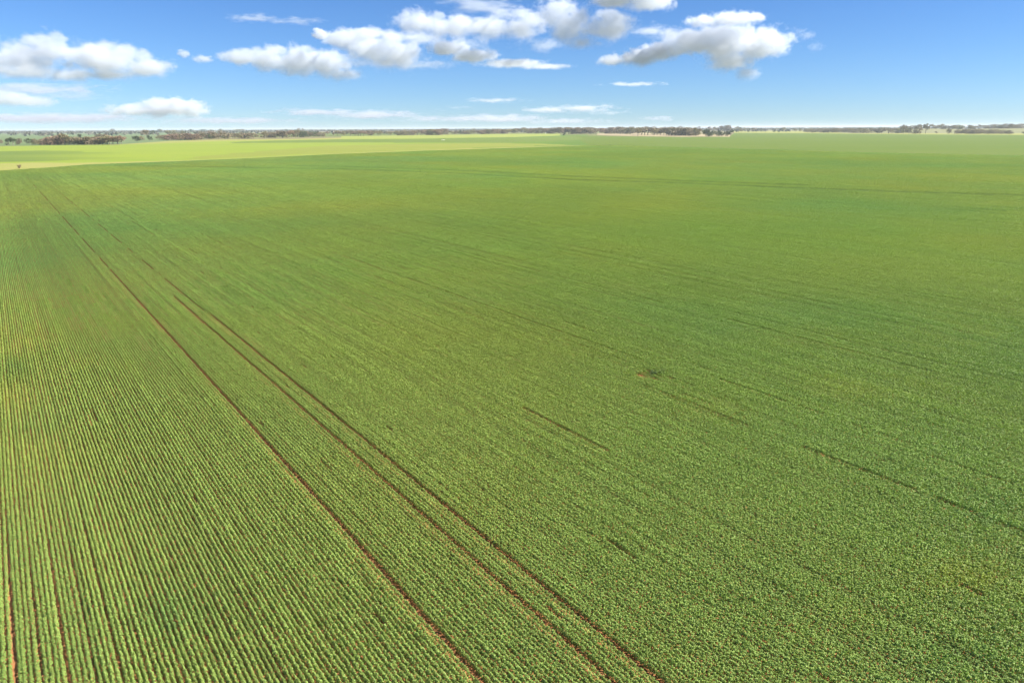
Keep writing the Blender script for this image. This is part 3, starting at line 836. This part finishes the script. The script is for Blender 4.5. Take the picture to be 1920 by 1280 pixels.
# ------------------------------------------------------------------ small things
M_weed = leaf_mat('weed_leaf', (0.085, 0.135, 0.036), transl=0.2)
def weed(px, py, h, label, seed, name='weed', wide=1.0):
    r = np.random.default_rng(seed); g = ground(px, py)
    root = bpy.data.objects.new(name, None); COL.objects.link(root); root.location = (g[0], g[1], 0.08)
    tv, tf = [], []; lv, lr = [], []
    for s in range(7):
        a = s * 0.9 + r.uniform(-.3, .3); k = r.uniform(0.15, 0.42) * wide
        tip = (math.cos(a) * k * h, math.sin(a) * k * h, h * r.uniform(0.7, 1))
        v, f = tube([(0, 0, 0), (tip[0] * .4, tip[1] * .4, tip[2] * .6), tip], [0.02 * h, 0.012 * h, 0.004 * h], 5)
        o = len(tv); tv += v; tf += [tuple(i + o for i in q) for q in f]
        n = 70; t = r.uniform(0.3, 1.05, n)[:, None]
        p = np.array(tip) * t + r.normal(0, 0.11 * h, (n, 3))
        v, q = leaf_quads(n, p[:, 0], p[:, 1], np.abs(p[:, 2]), 0.09 * h, up=0.4, gen=r)
        lv.append(v); lr.append(q)
    st = link('stem', mesh_np('stem', tv, tf, M_bark), root)
    lv = np.concatenate(lv)
    me = mesh_np('foliage', lv, np.arange(len(lv)).reshape(-1, 4), M_weed if 'dry' not in label else M_olv)
    a = me.attributes.new('leaf_random', 'FLOAT', 'POINT'); a.data.foreach_set('value', np.concatenate(lr).astype(np.float32))
    link('foliage', me, root)
    return tag(root, label, 'shrub' if name == 'shrub' else 'weed')
weed(37, 316.5, 2.0, 'small dry brown shrub standing alone on the tan verge at the crop edge', 3, 'shrub', 1.0)
weed(1144, 273.8, 1.3, 'dark weed sticking up at the far corner of the crop', 4)
weed(1226, 706, 0.5, 'dark green weed beside the bare patch in the crop', 5, wide=1.5)
weed(1241, 705, 0.5, 'dark green weed past the bare patch, away from the soil', 6, wide=1.5)

# pale stone heap and white tank
def stones(px, py):
    g = ground(px, py); v, f = [], []
    r = random.Random(9)
    for s in range(14):
        cx, cy, rad = r.gauss(0, 1.3), r.gauss(0, 1.0), r.uniform(0.45, 0.95)
        o = len(v)
        for i in range(6):
            for j in range(8):
                th = math.pi * i / 5; ph = 2 * math.pi * j / 8; k = rad * r.uniform(0.85, 1.1)
                v.append((cx + k * math.sin(th) * math.cos(ph), cy + k * math.sin(th) * math.sin(ph), rad * 0.6 + k * 0.8 * math.cos(th)))
        f += [(o + i * 8 + j, o + i * 8 + (j + 1) % 8, o + (i + 1) * 8 + (j + 1) % 8, o + (i + 1) * 8 + j) for i in range(5) for j in range(8)]
    ob = link('stone_heap', mesh_np('stone_heap', v, f, soil_like('pale_stone', (0.62, 0.62, 0.48), (0.55, 0.56, 0.42), (0.7, 0.7, 0.6), s1=0.6, s2=3)))
    ob.location = (g[0], g[1], 0.065)
    tag(ob, 'small pale stone heap alone on the darker green strip', 'stone heap')
stones(830, 263.2)

def tank(px, py):
    g = ground(px, py)
    v, f = [], []; n = 20
    for z, r in ((0, 1.9), (2.6, 1.9), (2.7, 1.97), (2.75, 1.97), (3.1, 1.0), (3.2, 0.3)):
        for i in range(n):
            a = 2 * math.pi * i / n; v.append((math.cos(a) * r, math.sin(a) * r, z))
    f = [(k * n + i, k * n + (i + 1) % n, (k + 1) * n + (i + 1) % n, (k + 1) * n + i) for k in range(5) for i in range(n)]
    ob = link('water_tank', mesh_np('water_tank', v, f, soil_like('white_metal', (0.8, 0.8, 0.78), (0.75, 0.75, 0.72), (0.7, 0.7, 0.68), s1=0.8, s2=3, rough=0.5)))
    ob.location = (g[0], g[1], 0.0)
    tag(ob, 'small white round tank at the foot of the reddish-brown trees', 'tank')
tank(1023, 250.6)

# ------------------------------------------------------------------ clouds: volumes with a density of their own
def cloud_mat(name, dens, aniso=0.2, col=(0.855, 0.885, 0.93)):
    m, nt, out = new_mat(name)
    pv = N(nt, 'ShaderNodeVolumePrincipled')
    pv.inputs['Color'].default_value = (*col, 1)
    pv.inputs['Density'].default_value = dens
    pv.inputs['Anisotropy'].default_value = aniso
    nt.links.new(pv.outputs[0], out.inputs['Volume'])
    return m

def cloud(name, label, dist, blobs, seed, opt=2.5, amp=0.95, nscale=1.0, res=110, stretch=(0.75, 0.75, 1), soft=1.5, depth=0.8, edge=0.0, group=None, shear=0.0):
    """blobs: (px, py, rx, ry) ellipses of the picture given a real depth; DIST is the distance ahead."""
    b = np.array(blobs, float)
    x0, x1 = (b[:, 0] - b[:, 2]).min(), (b[:, 0] + b[:, 2]).max()
    y0, y1 = (b[:, 1] - b[:, 3]).min(), (b[:, 1] + b[:, 3]).max()
    cx, cy = (x0 + x1) / 2, (y0 + y1) / 2
    k = dist / F
    d = pix_dir(cx, cy)
    C = np.array([0, 0, CAM_H]) + d * dist
    ob = bpy.data.objects.new(name, bpy.data.volumes.new(name)); COL.objects.link(ob)
    ob.location = C
    size_m = max(x1 - x0, y1 - y0) * k
    thick = np.median(b[:, 3]) * 2 * k
    mat = cloud_mat(name, opt / thick)
    ng = bpy.data.node_groups.new(name, 'GeometryNodeTree')
    ng.interface.new_socket('Geometry', in_out='INPUT', socket_type='NodeSocketGeometry')
    ng.interface.new_socket('Geometry', in_out='OUTPUT', socket_type='NodeSocketGeometry')
    go = ng.nodes.new('NodeGroupOutput')
    L = ng.links.new
    pos = ng.nodes.new('GeometryNodeInputPosition').outputs[0]
    def vm(op, a, bb):
        n = ng.nodes.new('ShaderNodeVectorMath'); n.operation = op
        L(a, n.inputs[0])
        if isinstance(bb, tuple): n.inputs[1].default_value = bb
        elif bb is not None: L(bb, n.inputs[1])
        return n.outputs['Value'] if op == 'LENGTH' else n.outputs['Vector']
    def mt(op, a, bb=None, cc=None):
        n = ng.nodes.new('ShaderNodeMath'); n.operation = op
        for i, q in enumerate((a, bb, cc)):
            if q is None: continue
            if isinstance(q, (int, float)): n.inputs[i].default_value = q
            else: L(q, n.inputs[i])
        return n.outputs[0]
    def noise(sc, det, off, st):
        n = ng.nodes.new('ShaderNodeTexNoise'); n.inputs['Scale'].default_value = sc; n.inputs['Detail'].default_value = det
        n.inputs['Roughness'].default_value = 0.62
        p = vm('MULTIPLY', vm('ADD', pos, (off, off * 1.7, -off)), st)
        L(p, n.inputs['Vector']); return n
    rs = random.Random(seed)
    if name == 'cloud':              # smaller billows round each mass
        kids = []
        for (bx, by, rx, ry) in blobs:
            for _ in range(4):
                a = rs.uniform(-0.35, math.pi + 0.35)
                kids.append((bx + math.cos(a) * rx * rs.uniform(0.55, 0.95), by - math.sin(a) * ry * rs.uniform(0.5, 0.95), ry * rs.uniform(0.4, 0.75), ry * rs.uniform(0.3, 0.5)))
        blobs = list(blobs) + kids
    dd = 0
    f = None
    for (bx, by, rx, ry) in blobs:
        ryd = max(rx, ry) * depth
        c = ((bx - cx) * k, rs.uniform(-0.3, 0.3) * ryd * k, -(by - cy) * k)
        q = vm('LENGTH', vm('MULTIPLY', vm('SUBTRACT', pos, c), (1 / (rx * k), 1 / (ryd * k), 1 / (ry * k))), None)
        q = mt('SUBTRACT', 1.0, q)
        f = q if f is None else mt('SMOOTH_MAX', f, q, 0.15)
        dd = max(dd, ryd)
    n1 = noise(nscale * 1.0 / (thick * 0.55), 9, seed * 1000.0 % 7919, stretch)
    n2 = noise(nscale * 3.6 / (thick * 0.55), 5, seed * 770.0 % 6011, stretch)
    dsum = mt('ADD', f, mt('MULTIPLY', mt('SUBTRACT', n1.outputs[0], 0.5), 2.4 * amp))
    dsum = mt('ADD', dsum, mt('MULTIPLY', mt('SUBTRACT', n2.outputs[0], 0.5), 1.1 * amp))
    # crisp lumpy tops, ragged soft undersides
    sz = ng.nodes.new('ShaderNodeSeparateXYZ'); L(pos, sz.inputs[0])
    grad = ng.nodes.new('ShaderNodeMapRange'); L(sz.outputs[2], grad.inputs[0])
    hgt = (y1 - y0) / 2 * k
    grad.inputs[1].default_value = -hgt; grad.inputs[2].default_value = hgt * 0.4
    grad.inputs[3].default_value = 0.5 * soft; grad.inputs[4].default_value = 1.6 * soft
    dens = mt('MULTIPLY', mt('SUBTRACT', dsum, edge), grad.outputs[0])
    dn = ng.nodes.new('ShaderNodeClamp'); L(dens, dn.inputs[0])
    dens = mt('POWER', dn.outputs[0], 1.5)
    vc = ng.nodes.new('GeometryNodeVolumeCube')
    L(dens, vc.inputs['Density'])
    pad = 0.18 * thick / k
    hx_, hz_, hy_ = (x1 - x0) / 2 + pad, (y1 - y0) / 2 + pad, dd * 1.25 + pad
    vc.inputs['Min'].default_value = (-hx_ * k, -hy_ * k, -hz_ * k)
    vc.inputs['Max'].default_value = (hx_ * k, hy_ * k, hz_ * k)
    rx_ = int(min(340, max(48, 2 * hx_ * 1.1)))
    vc.inputs['Resolution X'].default_value = rx_
    vc.inputs['Resolution Y'].default_value = int(max(16, min(110, rx_ * hy_ / hx_ * 0.7)))
    vc.inputs['Resolution Z'].default_value = int(max(18, min(150, 2 * hz_ * 1.1)))
    sm = ng.nodes.new('GeometryNodeSetMaterial'); sm.inputs['Material'].default_value = mat
    L(vc.outputs[0], sm.inputs[0]); L(sm.outputs[0], go.inputs[0])
    m = ob.modifiers.new('density', 'NODES'); m.node_group = ng
    return tag(ob, label, 'cloud', group)

CL = 'white cumulus clouds'
cloud('cloud', 'large ragged white cloud cut by the left edge of the sky', 10500,
      [(-40, 118, 80, 34), (40, 112, 60, 30), (95, 95, 40, 32), (60, 135, 80, 18), (110, 140, 60, 14)], 1, group=CL)
cloud('cloud', 'white cloud with a blunt end, right of the ragged one', 10800,
      [(170, 115, 45, 30), (215, 118, 60, 32), (270, 127, 56, 18), (190, 138, 60, 12)], 2, group=CL)
cloud('cloud', 'long flat white cloud sloping down, left of the centre of the sky', 10000,
      [(450, 108, 42, 15), (505, 112, 50, 22), (560, 116, 58, 28), (610, 122, 46, 28), (640, 138, 40, 13)], 3, group=CL)
cloud('cloud', 'white cloud whose thick lower end is brightest, under a small puff', 9600,
      [(655, 78, 44, 20), (700, 92, 55, 30), (745, 104, 52, 28), (690, 66, 50, 10)], 4, group=CL)
cloud('cloud', 'tiny round white puff above the thick sloping cloud', 9600, [(600, 66, 17, 10)], 5, soft=2.5, group=CL)
cloud('cloud', 'long grey-white cloud high up, left of the tallest cloud', 9000,
      [(785, 42, 52, 22), (850, 50, 62, 22), (920, 54, 56, 22), (975, 58, 42, 20)], 6, soft=1.3, opt=2.3, group=CL)
cloud('cloud', 'tallest white cloud near the top centre of the sky', 8600,
      [(1035, 35, 40, 34), (1075, 50, 52, 36), (1140, 52, 56, 28), (1090, 78, 40, 14), (1040, 18, 35, 18)], 7, group=CL)
cloud('cloud', 'white cloud cut off by the top edge of the picture', 8200,
      [(1150, 2, 50, 14), (1220, 5, 52, 15), (1180, -20, 80, 20)], 8, group=CL)
cloud('cloud', 'small flat grey-white cloud over the largest cloud', 9000,
      [(1320, 40, 36, 12), (1370, 38, 50, 14), (1410, 34, 26, 10)], 9, soft=1.3, opt=2.3, group=CL)
cloud('cloud', 'largest cloud, grey beneath, with a tail hanging down to the right', 9400,
      [(1300, 82, 60, 26), (1360, 84, 66, 36), (1430, 82, 56, 28), (1370, 115, 50, 20), (1400, 134, 30, 15), (1250, 92, 45, 18)], 10, opt=2.7, group=CL)
cloud('cloud', 'low white lobe at the left foot of the largest cloud', 9400,
      [(1150, 114, 34, 11), (1195, 110, 46, 17), (1230, 100, 34, 16)], 11, group=CL)
cloud('cloud', 'lone bright cloud low over the left horizon', 22000,
      [(250, 207, 44, 13), (305, 203, 54, 19), (350, 206, 42, 18)], 12, soft=1.8, group=CL)
cloud('cloud', 'faint soft cloud low at the left edge of the sky', 20000,
      [(10, 186, 50, 16), (65, 192, 46, 11), (-40, 185, 50, 16)], 13, soft=1.2, opt=2.0, amp=.7, group=CL)
cloud('cloud', 'thin streaky cloud running down to the right under the tall cloud', 9400,
      [(840, 92, 40, 15), (890, 106, 50, 14), (960, 118, 70, 8), (1020, 124, 60, 5)], 14, soft=1.4, opt=2.0, amp=.8, stretch=(0.6, 0.6, 1), group=CL)
cloud('cloud', 'small pale wisp between the two left clouds', 10000, [(378, 111, 22, 8), (345, 102, 12, 8)], 15, soft=1.2, opt=1.6, amp=.7, group=CL)

def wisp(label, dist, blobs, seed, opt=0.6, amp=1.5, stretch=(0.28, 0.4, 1.2), ns=0.75):
    cloud('wispy_cloud', label, dist, blobs, seed, opt=opt, amp=amp, soft=0.9, edge=0.12, stretch=stretch, nscale=ns, depth=0.5, group='thin wispy clouds')
wisp('thin white streak high above the long flat cloud', 16000, [(480, 36, 50, 8), (550, 40, 60, 6)], 21, .5)
wisp('pale veil of cloud above the faint cloud at left', 24000, [(60, 168, 130, 12), (140, 182, 90, 10)], 22, .55)
wisp('broad pale streak low over the centre left horizon', 26000, [(590, 210, 90, 7), (700, 216, 110, 9), (800, 224, 80, 8)], 23, .8)
wisp('bright thin streak low over the brown wood', 24000, [(1030, 206, 50, 7), (1100, 204, 60, 9), (1140, 212, 40, 5)], 24, 1.0)
wisp('faint streaks just over the horizon at the centre', 26000, [(930, 222, 110, 8), (1060, 228, 100, 6), (1230, 224, 40, 5)], 25, .6)
wisp('broken scraps of cloud right of the largest cloud', 10000, [(1510, 68, 22, 12), (1530, 88, 22, 12), (1500, 60, 14, 6)], 26, .7, 1.0, (0.7, 0.7, 1.0), 1.0)
wisp('thin high veil at the top left of the tallest cloud', 12000, [(900, 12, 90, 18), (960, 28, 70, 14)], 27, .7)
wisp('faint small streaks under the thin streaky cloud', 22000, [(930, 188, 60, 5), (860, 200, 30, 4), (1190, 160, 60, 4)], 28, .5)
wisp('wide faint veil along the left horizon', 27000, [(90, 222, 190, 10), (420, 228, 150, 7)], 29, .8)

wisp('thin ragged veil joining the two clouds left of the tallest cloud', 9800, [(800, 78, 80, 16), (870, 84, 70, 16), (760, 70, 60, 14)], 31, 1.4, 1.3, (0.5, 0.6, 1.0), 0.9)
wisp('ragged grey veil between the long high cloud and the tallest cloud', 9000, [(990, 45, 60, 26), (1010, 84, 50, 16), (960, 30, 50, 16)], 32, 1.6, 1.3, (0.6, 0.6, 1.0), 0.9)
wisp('ragged veil between the tallest cloud and the largest cloud', 9200, [(1220, 60, 50, 14), (1260, 66, 60, 16)], 33, 1.2, 1.3, (0.5, 0.6, 1.0), 0.9)
wisp('ragged veil over the ragged left cloud', 10800, [(60, 90, 70, 20), (190, 88, 60, 16), (150, 100, 60, 18)], 34, 1.2, 1.4, (0.6, 0.6, 1.0), 0.9)
wisp('faint veil trailing under the thick sloping cloud', 10000, [(720, 118, 80, 14), (800, 122, 60, 10), (640, 110, 50, 16)], 35, 1.1, 1.4, (0.5, 0.6, 1.0), 0.9)

# ------------------------------------------------------------------ haze
hz0, hz1 = -1.0, 48.0
hb = [(-24500, -1100, hz0), (24500, -1100, hz0), (24500, 26500, hz0), (-24500, 26500, hz0), (-24500, -1100, hz1), (24500, -1100, hz1), (24500, 26500, hz1), (-24500, 26500, hz1)]
m, nt, out = new_mat('haze')
pv = N(nt, 'ShaderNodeVolumePrincipled')
pv.inputs['Color'].default_value = (0.82, 0.90, 1.0, 1); pv.inputs['Density'].default_value = 6e-5; pv.inputs['Anisotropy'].default_value = 0.1
nt.links.new(pv.outputs[0], out.inputs['Volume'])
hz = link('haze', mesh_np('haze', hb, [(0, 3, 2, 1), (4, 5, 6, 7), (0, 1, 5, 4), (1, 2, 6, 5), (2, 3, 7, 6), (3, 0, 4, 7)], m))
tag(hz, 'pale blue haze over the whole plain', 'haze', kind='stuff')
